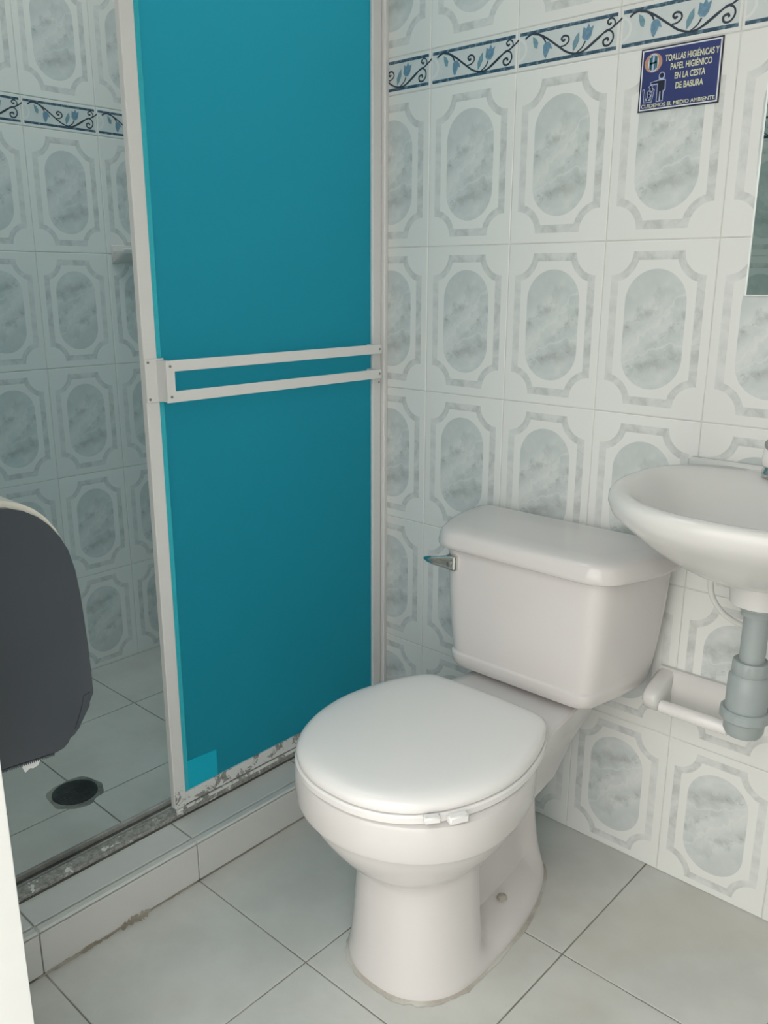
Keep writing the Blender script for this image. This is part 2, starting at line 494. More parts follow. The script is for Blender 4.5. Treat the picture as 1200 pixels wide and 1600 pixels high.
# vine, leaves and tulips printed on each border tile (flat print, a hair proud of the glaze)
def vine_mesh():
    mb = MB()
    W, H = CW - 0.006, 0.0566
    def P(u, v): return ((u - 0.5) * W, (v - 0.5) * H)
    def smooth(pts, k=6):
        out = []
        n = len(pts)
        for i in range(n - 1):
            p0, p1, p2, p3 = pts[max(i - 1, 0)], pts[i], pts[i + 1], pts[min(i + 2, n - 1)]
            for s in range(k):
                t = s / k
                out.append(tuple(0.5 * ((2 * p1[a]) + (-p0[a] + p2[a]) * t + (2 * p0[a] - 5 * p1[a] + 4 * p2[a] - p3[a]) * t * t + (-p0[a] + 3 * p1[a] - 3 * p2[a] + p3[a]) * t ** 3) for a in (0, 1)))
        out.append(pts[-1])
        return out
    yy = [-0.00025]
    def ribbon(pts, w0, w1):
        pts = smooth([P(*p) for p in pts])
        yy[0] -= 0.00001
        L, Rr = [], []
        n = len(pts)
        for i, p in enumerate(pts):
            q0, q1 = pts[max(i - 1, 0)], pts[min(i + 1, n - 1)]
            dx, dz = q1[0] - q0[0], q1[1] - q0[1]
            l = math.hypot(dx, dz) or 1
            wd = 1.55 * (w0 + (w1 - w0) * i / (n - 1)) / 2
            L.append((p[0] - dz / l * wd, yy[0], p[1] + dx / l * wd)); Rr.append((p[0] + dz / l * wd, yy[0], p[1] - dx / l * wd))
        V = L + Rr
        mb.add(V, [(i, i + 1, n + i + 1, n + i) for i in range(n - 1)], 0)
    def poly(pts, mi):
        yy[0] -= 0.00001
        mb.add([(P(*p)[0], yy[0], P(*p)[1]) for p in pts], [tuple(range(len(pts)))], mi)
    ribbon([(.07, .80), (.115, .89), (.18, .90), (.28, .74), (.41, .43), (.51, .20), (.61, .105), (.70, .17), (.80, .37), (.88, .56), (.93, .60), (.99, .72), (1.035, .84)], 0.0024, 0.0018)
    ribbon([(.56, .11), (.66, .13), (.75, .30), (.83, .47), (.90, .56)], 0.0014, 0.0016)
    ribbon([(.90, .58), (.945, .50), (.955, .32), (.92, .17), (.875, .18), (.865, .31), (.90, .36), (.912, .28)], 0.0018, 0.0026)
    ribbon([(.92, .58), (.965, .70), (.955, .84), (.92, .88), (.895, .80), (.915, .72), (.93, .77)], 0.0014, 0.0024)
    ribbon([(.445, .38), (.49, .40), (.525, .50), (.515, .63), (.475, .67), (.45, .60), (.47, .53), (.488, .57)], 0.0016, 0.0026)
    ribbon([(.16, .89), (.22, .84), (.265, .72), (.285, .60)], 0.0018, 0.0020)
    ribbon([(.60, .11), (.66, .24), (.69, .40)], 0.0014, 0.0018)
    poly([(.265, .52), (.285, .60), (.32, .60), (.345, .50), (.36, .36), (.335, .40), (.325, .34), (.295, .13), (.275, .20), (.262, .36)], 2)
    poly([(.655, .52), (.675, .43), (.715, .41), (.745, .52), (.765, .80), (.735, .74), (.715, .88), (.695, .74), (.665, .80)], 2)
    poly([(.15, .82), (.185, .76), (.21, .62), (.20, .46), (.17, .50), (.155, .66)], 1)
    poly([(.57, .16), (.565, .40), (.59, .58), (.625, .70), (.63, .48), (.60, .28)], 1)
    return mb
VMB = vine_mesh()
VINES = {}
def vine(x0, x1):
    key = (round(x0, 4), round(x1, 4))
    if key in VINES: return VINES[key]
    keep = [i for i, f in enumerate(VMB.f) if all(x0 - 0.004 <= VMB.v[k][0] <= x1 + 0.004 for k in f)]
    me = bpy.data.meshes.new('vine_print')
    me.from_pydata(VMB.v, [], [VMB.f[i] for i in keep])
    for k in ('vine', 'leaf', 'tulip'): me.materials.append(M[k])
    me.polygons.foreach_set('material_index', [VMB.mi[i] for i in keep])
    VINES[key] = me
    return me

def put_tile(wall, me, name, loc, flip, rz):
    o = bpy.data.objects.new(name, me)
    COL.objects.link(o)
    o.parent = wall
    o.location = Vector(loc) - Vector(OFF[wall])
    o.rotation_euler = (0, PI if flip else 0, rz)
    return o

def tile_wall(wall, joints, to_xyz, rz, flips):
    """joints: ascending joint positions along the wall; to_xyz(s, z) -> point on the wall face"""
    for i in range(len(joints) - 1):
        a, b = joints[i], joints[i + 1]
        if b - a < 0.02: continue
        full = abs(b - a - CW) < 1e-4
        s = (a + b) / 2 if full else (b - CW / 2 if i == 0 else a + CW / 2)      # centre of the uncut tile
        zs = list(zip(ROWS[:-1], ROWS[1:])) + list(zip(TOPROWS[:-1], TOPROWS[1:]))
        lo, hi = (a - s, b - s) if 0 <= rz < 3 else (s - b, s - a)
        for r, (z0, z1) in enumerate(zs):
            h = (z1 - z0) / 2
            fl = flips(i, r)
            put_tile(wall, tile_mesh(*((-hi, -lo) if fl else (lo, hi)), -h, h), 'wall_tile', to_xyz(s, (z0 + z1) / 2), fl, rz)
        h = (BT - ROWS[-1]) / 2
        bt = put_tile(wall, tile_mesh(lo, hi, -h, h, 'border', 'border_tile'), 'border_tile', to_xyz(s, (ROWS[-1] + BT) / 2), False, rz)
        vp = bpy.data.objects.new('vine_print', vine(lo, hi))
        COL.objects.link(vp); vp.parent = bt

def joints(lo, hi, j0):
    k0 = math.ceil((lo - j0) / CW - 1e-6)
    out = [lo]
    k = k0
    while j0 + k * CW < hi - 0.01:
        if j0 + k * CW > lo + 0.01: out.append(j0 + k * CW)
        k += 1
    return out + [hi]
tile_wall(wall_back, joints(XL, XR, X0), lambda s, z: (s, 0, z), 0, lambda i, r: r == 0 or (r == 1 and i >= 8))
tile_wall(wall_left, joints(YF, 0.0, L0), lambda s, z: (XL, s, z), PI / 2, lambda i, r: (r in (0, 3)) or (r == 4 and i in (3, 5)))
tile_wall(wall_front, joints(XL, JX, JX - 0.19), lambda s, z: (s, YF, z), PI, lambda i, r: r in (0, 2))

tile_wall(wall_right, joints(YF, 0.0, L0), lambda s, z: (XR, s, z), -PI / 2, lambda i, r: r == 0)

# ------------------------------------------------------------------ structure: floor
floor = slab('floor', XL - 0.1, XR + 0.1, YF - 0.15, 0.12, -0.10, -0.0016, M['fgrout'], 'grey tiled floor around the toilet')
floor.location.z = 0; floor.data.transform(Matrix.Translation((0, 0, -0.10))); OFF[floor] = (floor.location.x, floor.location.y, 0.0)
ground = slab('floor_outside', -4, 5, -7, YF - 0.15, -0.12, -0.002, M['ground'], 'concrete ground outside the doorway')

def flat_tile(parent, name, x0, x1, y0, y1, z, mat, g=0.0014, t=0.006):
    mb = MB()
    c = 0.0009
    a = [(x0 + g, y0 + g), (x1 - g, y0 + g), (x1 - g, y1 - g), (x0 + g, y1 - g)]
    b = [(x0 + g + c, y0 + g + c), (x1 - g - c, y0 + g + c), (x1 - g - c, y1 - g - c), (x0 + g + c, y1 - g - c)]
    mb.loft([[(p, q, z - t) for p, q in a], [(p, q, z - c * 0.6) for p, q in a], [(p, q, z) for p, q in b]], cap0=False)
    return mb.build(name, mat, parent, origin=((x0 + x1) / 2, (y0 + y1) / 2, z))

xs = [KX, 0.1944, 0.5112, 0.828, 1.1446, XR]
ys = [0.0035, -0.3208, -0.6356, -0.9504, YF - 0.15]
for i in range(len(xs) - 1):
    for j in range(len(ys) - 1):
        flat_tile(floor, 'floor_tile', xs[i], xs[i + 1], ys[j + 1], ys[j], 0.0, M['floor'])
xs2 = [XL, -0.8402, -0.5154, KB]
ys2 = [0.0, -0.3248, -0.6400, -0.9550, YF]
for i in range(len(xs2) - 1):
    for j in range(len(ys2) - 1):
        flat_tile(floor, 'floor_tile', xs2[i], xs2[i + 1], ys2[j + 1], ys2[j], 0.002, M['floor'])

# ------------------------------------------------------------------ shower kerb
kerb = tag(MB().box(KB + 0.006, KX - 0.006, YF, 0.0, 0, KH - 0.005).build('trim_1', M['wgrout'], origin=((KB + KX) / 2, -0.55, 0)),
           'low tiled kerb in front of the shower', kind='structure')
kj = [0.0, -0.3190, -0.6345, -0.9520, YF]
for j in range(4):
    y1, y0 = kj[j] - 0.001, kj[j + 1] + 0.001
    # front facing piece, top piece, narrow nosing between them
    MB().box(KX - 0.008, KX, y0, y1, 0.0015, KH - 0.0075, 0.001).build('kerb_tile', M['kerb'], kerb, origin=(KX, (y0 + y1) / 2, KH / 2))
    flat_tile(kerb, 'kerb_tile', KB + 0.02, KX - 0.0195, y0, y1, KH, M['kerb'], g=0.0006)
    MB().box(KX - 0.0185, KX - 0.001, y0 - 0.001, y1 + 0.001, KH - 0.007, KH - 0.0006, 0.003).build('kerb_nosing', M['kerb'], kerb, origin=(KX - 0.01, (y0 + y1) / 2, KH))
    MB().box(KB, KB + 0.008, y0, y1, 0.003, KH - 0.001, 0.001).build('kerb_tile', M['kerb'], kerb, origin=(KB, (y0 + y1) / 2, KH / 2))
# dirty grout smeared where kerb and floor meet
def smear(y0, y1, wmax, seed, n=26):
    rnd = random.Random(seed)
    top = []; bot = []; mid = []
    for i in range(n + 1):
        t = i / n; y = y0 + (y1 - y0) * t
        e = math.sin(PI * t) ** 0.5
        w_ = wmax * e * rnd.uniform(0.25, 1.0) + 0.0008
        h_ = wmax * e * rnd.uniform(0.15, 0.8) + 0.0008
        bot.append((KX + w_, y, 0.0006)); mid.append((KX + 0.0012, y, 0.0022)); top.append((KX + 0.0006, y, h_))
    mb = MB()
    mb.loft([bot, mid, top], False, False, closed=False)
    return mb
for (a, b, wm, sd) in ((-0.965, -0.80, 0.007, 3), (-0.815, -0.745, 0.016, 8), (-0.745, -0.64, 0.004, 5), (-0.635, -0.02, 0.002, 9)):
    smear(a, b, wm, sd).build('grout_smear', M['smear'], kerb)

# ------------------------------------------------------------------ shower frame: sill track, wall channels, head track
sf = thing('shower_frame', (-0.225, -0.55, KH), 'white aluminium shower track on the kerb with flaking paint', 'shower frame')
MB().box(-0.259, -0.197, YF, 0, KH - 0.0005, KH + 0.003, 0.0006).build('sill_track', M['alu_dark'], sf)
MB().box(-0.259, -0.2515, YF, 0, KH + 0.002, KH + 0.013, 0.001).build('track_rib', M['alu_worn'], sf)
MB().box(-0.2375, -0.2315, YF, 0, KH + 0.002, KH + 0.0085, 0.001).build('track_rib', M['alu_worn'], sf)
MB().box(-0.229, -0.1985, YF, 0, KH + 0.002, KH + 0.010, 0.002).build('track_rib', M['alu_bare'], sf)
MB().box(-0.2015, -0.1975, -0.62, 0, KH + 0.009, KH + 0.016, 0.0008).build('track_rib', M['alu_bare'], sf)
MB().box(-0.2015, -0.1965, -0.62, 0, KH + 0.0155, KH + 0.021, 0.001).build('drip_lip', M['alu_peel'], sf)
for (y0, y1) in ((-0.013, -0.0002), (YF + 0.0002, YF + 0.013)):
    mb = MB().box(-0.258, -0.193, y0, y1, KH + 0.003, 1.93, 0.001)
    ch = mb.build('wall_channel', M['alu'], sf)
    if y1 > -0.1:
        MB().box(-0.1935, -0.1912, y0 + 0.001, y0 + 0.006, KH + 0.003, 1.93, 0.0006).build('channel_lip', M['alu'], ch)
MB().box(-0.260, -0.190, YF + 0.0002, -0.0002, 1.93, 1.975, 0.002).build('head_track', M['alu'], sf)

# ------------------------------------------------------------------ shower doors
def shower_door(x, y0, y1, z0, z1, label, front):
    d = thing('shower_door', (x, (y0 + y1) / 2, z0), label, 'shower door', None)
    dp = 0.015
    # stiles (left = low y) and rails
    mb = MB().box(x - dp, x, y0, y0 + 0.0265, z0, z1, 0.0015); ls = mb.build('stile', M['alu'], d)
    MB().box(x - dp, x, y1 - 0.027, y1, z0, z1, 0.0015).build('stile', M['alu'], d)
    MB().box(x - dp + 0.001, x - 0.001, y0 + 0.0265, y1 - 0.027, z0, z0 + 0.027, 0.0012).build('rail', M['alu_peel'] if front else M['alu'], d)
    MB().box(x - dp + 0.001, x - 0.001, y0 + 0.0265, y1 - 0.027, z1 - 0.03, z1, 0.0012).build('rail', M['alu'], d)
    MB().box(x - dp * 0.62, x - dp * 0.42, y0 + 0.024, y1 - 0.024, z0 + 0.024, z1 - 0.027).build('panel', M['teal'], d)
    if front: MB().box(x - dp * 0.40, x - dp * 0.22, y0 + 0.0262, y0 + 0.0375, z0 + 0.027, z1 - 0.03, 0.0006).build('backlit_strip', M['edging'], d)  # pale strip along the left stile, backlight painted as colour
    return d
dz0, dz1 = KH + 0.0225, 1.926
door = shower_door(-0.2000, -0.6215, -0.0150, dz0, dz1, 'teal acrylic shower door in white frame with towel bar', True)
# peeling foot of the left stile
MB().box(-0.2002, -0.1994, -0.6205, -0.5965, dz0, dz0 + 0.045).build('flaked_paint', M['alu_peel'], door)
# towel bar: flat ladder frame standing off the door
bx = -0.166
mb = MB()
zt, zb = 0.9985, 0.9255
mb.box(bx - 0.003, bx, -0.601, -0.050, zt - 0.0195, zt, 0.0006)
bar = mb.build('towel_bar', M['alu'], door)
MB().box(bx - 0.003, bx, -0.601, -0.050, zb, zb + 0.0195, 0.0006).build('lower_bar', M['alu'], bar)
MB().box(bx - 0.0028, bx + 0.0002, -0.6012, -0.5835, zb, zt, 0.0005).build('end_plate', M['alu'], bar)
mb = MB().box(-0.2005, -0.1965, -0.6225, -0.5840, zb - 0.001, zt + 0.002, 0.0008)
mb.box(-0.1990, bx - 0.002, -0.6000, -0.5855, zb + 0.001, zt - 0.001, 0.0006)
mb.build('bracket', M['alu'], bar)
for z in (zt, zb + 0.0195):
    MB().box(-0.2005, bx - 0.001, -0.062, -0.0505, z - 0.0185, z - 0.001, 0.0006).build('bracket', M['alu'], bar)
def screw(p, parent, r=0.0026):
    MB().lathe([(r, 0), (r * 0.95, 0.0009), (r * 0.5, 0.0013)], p, 'x', 10).build('screw', M['steel'], parent, smooth=40)
for p in ((bx + 0.0001, -0.5925, zt - 0.010), (bx + 0.0001, -0.5925, zb + 0.010), (bx, -0.0565, zt - 0.010), (bx, -0.0565, zb + 0.010),
          (-0.1966, -0.6165, zt - 0.004), (-0.1966, -0.6165, zb + 0.005)):
    screw(p, bar)
screw((-0.1998, -0.022, zb - 0.014), door, 0.0022)
# brighter square of acrylic in the lower left corner
MB().prism([(-0.5955, 0.1365), (-0.512, 0.1365), (-0.512, 0.1955), (-0.5955, 0.2015)], lambda p, q, d: (d, p, q), -0.2062, -0.2046).build('repair_patch', M['patch'], door)

# ------------------------------------------------------------------ toilet
TX = 0.315
toilet = thing('toilet', (TX, -0.35, 0), 'white two-piece toilet with closed seat lid and boxy tank', 'toilet')
def spow(c, e): return math.copysign(abs(c) ** e, c)
def egg(yc, af, ar, wd, z, nf=2.0, nr=2.0, n=96, dent=None):
    ring = []
    for j in range(n):
        a = 2 * PI * j / n
        c, s = math.cos(a), math.sin(a)
        e = 2.0 / (nr if s > 0 else nf)
        x = wd * spow(c, e)
        y = yc + (ar if s > 0 else af) * spow(s, e)
        if dent: x = dent(x, y, z)
        ring.append((TX + x, y, z))
    return ring
def sst(e0, e1, v):
    t = max(0, min(1, (v - e0) / (e1 - e0)))
    return t * t * (3 - 2 * t)
def dent(x, y, z):
    k = sst(-0.445, -0.405, y) * (1 - sst(-0.215, -0.140, y))
    k *= sst(0.020, 0.060, z) * (1 - sst(0.250, 0.315, z))
    return x * (1 - 0.60 * k)
#        z      yc     af     ar     w     nf   nr
prof = [(0.000, -0.46, 0.134, 0.335, 0.121, 2.35, 2.1),
        (0.006, -0.46, 0.135, 0.336, 0.122, 2.35, 2.1),
        (0.016, -0.46, 0.134, 0.334, 0.1205, 2.35, 2.1),
        (0.030, -0.46, 0.132, 0.329, 0.1175, 2.35, 2.1),
        (0.050, -0.46, 0.130, 0.325, 0.114, 2.4, 2.1),
        (0.080, -0.46, 0.128, 0.320, 0.110, 2.4, 2.1),
        (0.120, -0.46, 0.126, 0.315, 0.106, 2.4, 2.1),
        (0.160, -0.46, 0.125, 0.312, 0.103, 2.4, 2.1),
        (0.190, -0.46, 0.125, 0.310, 0.102, 2.35, 2.1),
        (0.208, -0.462, 0.128, 0.308, 0.104, 2.3, 2.1),
        (0.222, -0.470, 0.134, 0.300, 0.112, 2.2, 2.05),
        (0.240, -0.480, 0.146, 0.290, 0.128, 2.1, 2.0),
        (0.262, -0.490, 0.153, 0.280, 0.146, 2.05, 2.0),
        (0.285, -0.500, 0.159, 0.270, 0.160, 2.0, 2.0),
        (0.305, -0.507, 0.163, 0.262, 0.170, 2.0, 2.0),
        (0.318, -0.510, 0.164, 0.258, 0.175, 2.0, 2.0),
        (0.3225, -0.512, 0.165, 0.256, 0.178, 2.0, 2.0),
        (0.3265, -0.514, 0.171, 0.254, 0.1855, 2.0, 2.0),
        (0.335, -0.515, 0.173, 0.252, 0.188, 2.0, 2.0),
        (0.360, -0.515, 0.1735, 0.250, 0.189, 2.0, 2.0),
        (0.380, -0.515, 0.1725, 0.248, 0.188, 2.0, 2.0),
        (0.386, -0.515, 0.170, 0.246, 0.1855, 2.0, 2.0),
        (0.388, -0.515, 0.165, 0.240, 0.180, 2.0, 2.0)]
rings = [egg(yc, af, ar, wd, z, nf, nr, dent=dent) for z, yc, af, ar, wd, nf, nr in prof]
mb = MB(); mb.loft(rings)
# deck that carries the tank, tapering down into the bowl
def deck_ring(z, wb, wf, yb, yf, r=0.02):
    pts = []
    o = [(-wb, yb), (wb, yb), (wf, yf), (-wf, yf)]
    n = len(o)
    for i in range(n):
        p0, p1, p2 = Vector(o[i - 1]), Vector(o[i]), Vector(o[(i + 1) % n])
        a = p1 + (p0 - p1).normalized() * r; b = p1 + (p2 - p1).normalized() * r
        for s in range(7):
            t = s / 6
            q = a * (1 - t) ** 2 + p1 * 2 * t * (1 - t) + b * t * t
            pts.append((TX + q.x, q.y, z))
    return pts
mb.loft([deck_ring(0.200, 0.050, 0.080, -0.115, -0.36), deck_ring(0.27, 0.066, 0.095, -0.085, -0.37), deck_ring(0.33, 0.088, 0.125, -0.058, -0.38),
         deck_ring(0.365, 0.097, 0.138, -0.050, -0.38), deck_ring(0.385, 0.100, 0.142, -0.048, -0.38), deck_ring(0.3885, 0.097, 0.139, -0.051, -0.376)])
mb.build('bowl', M['ceramic'], toilet, smooth=42)
# caulk bead around the foot
def edging():
    rnd = random.Random(4)
    ro, ri, rt = [], [], []
    base = egg(-0.46, 0.134, 0.335, 0.121, 0, 2.35, 2.1)
    c = Vector((TX, -0.40, 0))
    for p in base:
        v = Vector(p); dv = (v - c); L = dv.length; dv.normalize()
        ro.append(tuple(c + dv * (L + rnd.uniform(0.004, 0.0095)) + Vector((0, 0, 0.0006))))
        rt.append(tuple(c + dv * (L + 0.0015) + Vector((0, 0, 0.0045))))
        ri.append(tuple(c + dv * (L - 0.004) + Vector((0, 0, 0.0045))))
    return MB().loft([ro, rt, ri], False, False)
edging().build('caulk_bead', M['caulk'], toilet, smooth=60)
# brown bolt stain in the recess, shaped as a low cap
MB().lathe([(0.010, 0), (0.008, 0.004), (0.003, 0.006)], (TX + 0.070, -0.325, 0.048), 'z', 14).build('bolt_stain', M['smear'], toilet, smooth=50)
# seat ring and lid with straight hinge side
LIDP = [(0.0, -0.6855), (0.045, -0.6815), (0.088, -0.666), (0.124, -0.640), (0.152, -0.603), (0.172, -0.558), (0.183, -0.510), (0.185, -0.462), (0.178, -0.412), (0.164, -0.362), (0.146, -0.322), (0.132, -0.301), (0.116, -0.291), (0.090, -0.2875), (0.045, -0.286), (0.0, -0.2855)]
def closed_spline(half, k=5):
    pts = half + [(-x, y) for x, y in half[-2:0:-1]]
    out = []; n = len(pts)
    for i in range(n):
        p0, p1, p2, p3 = pts[i - 1], pts[i], pts[(i + 1) % n], pts[(i + 2) % n]
        for q in range(k):
            t = q / k
            out.append(tuple(0.5 * ((2 * p1[a]) + (-p0[a] + p2[a]) * t + (2 * p0[a] - 5 * p1[a] + 4 * p2[a] - p3[a]) * t * t + (-p0[a] + 3 * p1[a] - 3 * p2[a] + p3[a]) * t ** 3) for a in (0, 1)))
    return out
LIDO = closed_spline(LIDP)
LX = TX - 0.004
def lid_ring(z, s, dy=0.0):
    return [(LX + x * s, -0.49 + (y + 0.49) * s + dy, z) for x, y in LIDO]
mb = MB(); mb.loft([lid_ring(0.3885, 0.985), lid_ring(0.3905, 1.0), lid_ring(0.4000, 1.002), lid_ring(0.4030, 0.99), lid_ring(0.4035, 0.96)])
mb.build('seat', M['plastic'], toilet, smooth=35)
mb = MB()
mb.loft([lid_ring(0.4045, 0.965), lid_ring(0.4055, 0.985), lid_ring(0.4100, 0.992), lid_ring(0.4165, 0.985), lid_ring(0.4210, 0.962),
         lid_ring(0.4245, 0.925), lid_ring(0.4270, 0.86), lid_ring(0.4285, 0.72), lid_ring(0.4292, 0.45), lid_ring(0.4295, 0.12)])
mb.build('seat_lid', M['plastic'], toilet, smooth=50)
# hinge bar and blocks
hb = MB().box(TX - 0.085, TX + 0.085, -0.288, -0.266, 0.3885, 0.400, 0.004).build('hinge', M['plastic'], toilet, smooth=40)
# two little tabs on the front edge of the seat
for (ang, w_, name) in ((-0.45, 0.030, 'seat_tab'), (-0.66, 0.024, 'lid_tab')):
    cx, cy = LX + 0.186 * math.cos(ang), -0.513 + 0.186 * math.sin(ang)
    o = MB().box(-w_ / 2, w_ / 2, -0.007, 0.006, -0.006 if name == 'seat_tab' else -0.003, 0.006 if name == 'seat_tab' else 0.007, 0.002)
    nrm = math.atan2(math.sin(ang) / 0.186, math.cos(ang) / 0.186)
    rot = Matrix.Rotation(nrm + PI / 2, 4, 'Z')
    o.v = [tuple(rot @ Vector(p) + Vector((cx, cy, 0.398 if name == 'seat_tab' else 0.402))) for p in o.v]
    o.build(name, M['plastic'], toilet, smooth=40)
# tank
def rrect(x0, x1, y0, y1, rf, rb, z, k=8):
    """rounded rectangle, front corners (low y) radius rf, back corners radius rb"""
    pts = []
    for (cx, cy, r, a0) in ((x1 - rf, y0 + rf, rf, -PI / 2), (x1 - rb, y1 - rb, rb, 0), (x0 + rb, y1 - rb, rb, PI / 2), (x0 + rf, y0 + rf, rf, PI)):
        for s in range(k + 1):
            a = a0 + PI / 2 * s / k
            pts.append((cx + r * math.cos(a), cy + r * math.sin(a), z))
    return pts
def rpoly(pts, radii, z, k=6):
    out = []; n = len(pts)
    for i in range(n):
        p0, p1, p2 = Vector(pts[i - 1]), Vector(pts[i]), Vector(pts[(i + 1) % n])
        r = radii[i]
        a = p1 + (p0 - p1).normalized() * r; b = p1 + (p2 - p1).normalized() * r
        for q in range(k + 1):
            t = q / k
            v = a * (1 - t) ** 2 + p1 * 2 * t * (1 - t) + b * t * t
            out.append((TX + v.x, v.y, z))
    return out
def tank_ring(z, wf, wb, yf, rf=0.032):
    return rpoly([(-wf, yf), (wf, yf), (wb, -0.085), (wb, -0.028), (-wb, -0.028), (-wb, -0.085)], (rf, rf, 0.05, 0.02, 0.02, 0.05), z)
tk = [(0.3985, 0.125, 0.150, -0.190), (0.4005, 0.138, 0.162, -0.203), (0.406, 0.147, 0.172, -0.2120), (0.414, 0.1505, 0.177, -0.2165), (0.428, 0.1530, 0.180, -0.2185), (0.4325, 0.1525, 0.181, -0.2180), (0.4365, 0.1500, 0.182, -0.2140), (0.450, 0.1525, 0.185, -0.2142),
      (0.50, 0.158, 0.193, -0.2150), (0.56, 0.162, 0.1995, -0.2160), (0.61, 0.1645, 0.2035, -0.2165), (0.6475, 0.166, 0.2055, -0.2165)]
mb = MB(); mb.loft([tank_ring(*q) for q in tk])
mb.build('tank', M['ceramic'], toilet, smooth=24)
def lid2(z, d):
    wf, wb, yf = 0.180 - d * 0.9, 0.2265 - d, -0.234 + d
    return rpoly([(-wf, yf), (wf, yf), (wb, -0.105), (wb, -0.017 - d * 0.4), (-wb, -0.017 - d * 0.4), (-wb, -0.105)], (max(0.01, 0.046 - d * 0.5), max(0.01, 0.046 - d * 0.5), max(0.01, 0.055 - d), max(0.005, 0.030 - d * 0.6), max(0.005, 0.030 - d * 0.6), max(0.01, 0.055 - d)), z)
mb = MB(); mb.loft([lid2(0.6465, 0.012), lid2(0.6465, 0.003), lid2(0.6485, 0.0005), lid2(0.656, 0.0), lid2(0.666, 0.0015), lid2(0.6735, 0.004), lid2(0.6785, 0.008), lid2(0.6815, 0.014), lid2(0.6835, 0.024), lid2(0.6848, 0.036), lid2(0.6853, 0.044)])
mb.build('tank_lid', M['ceramic'], toilet, smooth=50)
# flush lever: escutcheon plate and tapered handle pointing left
lev = MB().loft([rrect(0.157, 0.183, 0.600, 0.632, 0.006, 0.006, 0), rrect(0.158, 0.182, 0.601, 0.631, 0.006, 0.006, 1)])
lev.v = [(x, -0.2160 - 0.006 * z, y) for x, y, z in lev.v]
fl = lev.build('flush_lever', M['chrome'], toilet, smooth=40)
pts = [(0.177, 0.014), (0.168, 0.0145), (0.156, 0.0125), (0.147, 0.0105), (0.136, 0.0090), (0.121, 0.0060), (0.113, 0.0025)]
def lever_ring(x, h, i):
    yoff = -0.2215 - [0, 0.001, 0.002, 0.007, 0.010, 0.011, 0.011][i]
    dpt = [0.004, 0.006, 0.006, 0.005, 0.005, 0.004, 0.002][i]
    return [(x, yoff - dpt * math.sin(a) * (1 if math.sin(a) > 0 else 0.4), 0.616 + h * math.cos(a)) for a in (2 * PI * j / 16 for j in range(16))]
MB().loft([lever_ring(x, h, i) for i, (x, h) in enumerate(pts)]).build('handle', M['chrome'], fl, smooth=50)
MB().lathe([(0.005, -0.2255), (0.005, -0.2295), (0.003, -0.2305)], (0.170, 0, 0.615), 'y', 14).build('screw', M['steel'], fl, smooth=40)

# ------------------------------------------------------------------ wash basin
BX = 0.715
basin = thing('wash_basin', (BX, -0.005, 0.65), 'white wall-hung oval wash basin overhanging the toilet tank', 'wash basin')
def bring(z, w_, yf, yb, n_=2.3, n=96, yback=-0.003):
    yc = -0.165
    r = []
    for j in range(n):
        a = 2 * PI * j / n
        c, s = math.cos(a), math.sin(a)
        x = w_ * spow(c, 2.0 / n_)
        y = yc + ((yb - yc) if s > 0 else (yc - yf)) * spow(s, 2.0 / (n_ if s < 0 else 3.0))
        r.append((BX + x, min(y, yback), z))
    return r
outer = [(0.711, 0.055, -0.245, -0.125, 2.0), (0.714, 0.085, -0.268, -0.100, 2.0), (0.722, 0.116, -0.290, -0.070, 2.0), (0.738, 0.147, -0.316, -0.035, 2.05), (0.759, 0.177, -0.344, -0.006, 2.1),
         (0.782, 0.202, -0.369, -0.004, 2.2), (0.800, 0.2190, -0.389, -0.003, 2.25), (0.815, 0.2230, -0.395, -0.003, 2.3), (0.825, 0.2230, -0.395, -0.003, 2.3), (0.832, 0.2190, -0.391, -0.003, 2.3), (0.8345, 0.211, -0.383, -0.004, 2.3), (0.833, 0.201, -0.373, -0.030, 2.3),
         (0.828, 0.192, -0.364, -0.055, 2.3), (0.815, 0.180, -0.352, -0.068, 2.25), (0.79, 0.160, -0.332, -0.084, 2.2), (0.765, 0.135, -0.306, -0.104, 2.15), (0.745, 0.100, -0.272, -0.130, 2.1), (0.732, 0.06, -0.240, -0.150, 2.0), (0.728, 0.022, -0.215, -0.18, 2.0)]
mb = MB(); mb.loft([bring(*o) for o in outer], cap0=True, cap1=True)
mb.build('bowl', M['basin'], basin, smooth=60)
# raised ledge along the wall
MB().box(BX - 0.192, BX + 0.192, -0.020, -0.0015, 0.80, 0.8405, 0.005).build('splash_ledge', M['basin'], basin, smooth=50)
PX, PY = 0.724, -0.195
mb = MB(); mb.lathe([(0.0450, 0.718), (0.0440, 0.700), (0.0410, 0.6740), (0.036, 0.6715)], (PX, PY, 0), 'z', 40)
mb.build('waste_boss', M['basin'], basin, smooth=50)
MB().lathe([(0.018, 0.7275), (0.020, 0.7300), (0.014, 0.7305)], (PX - 0.005, PY, 0), 'z', 24).build('plug_hole', M['chrome'], basin, smooth=50)

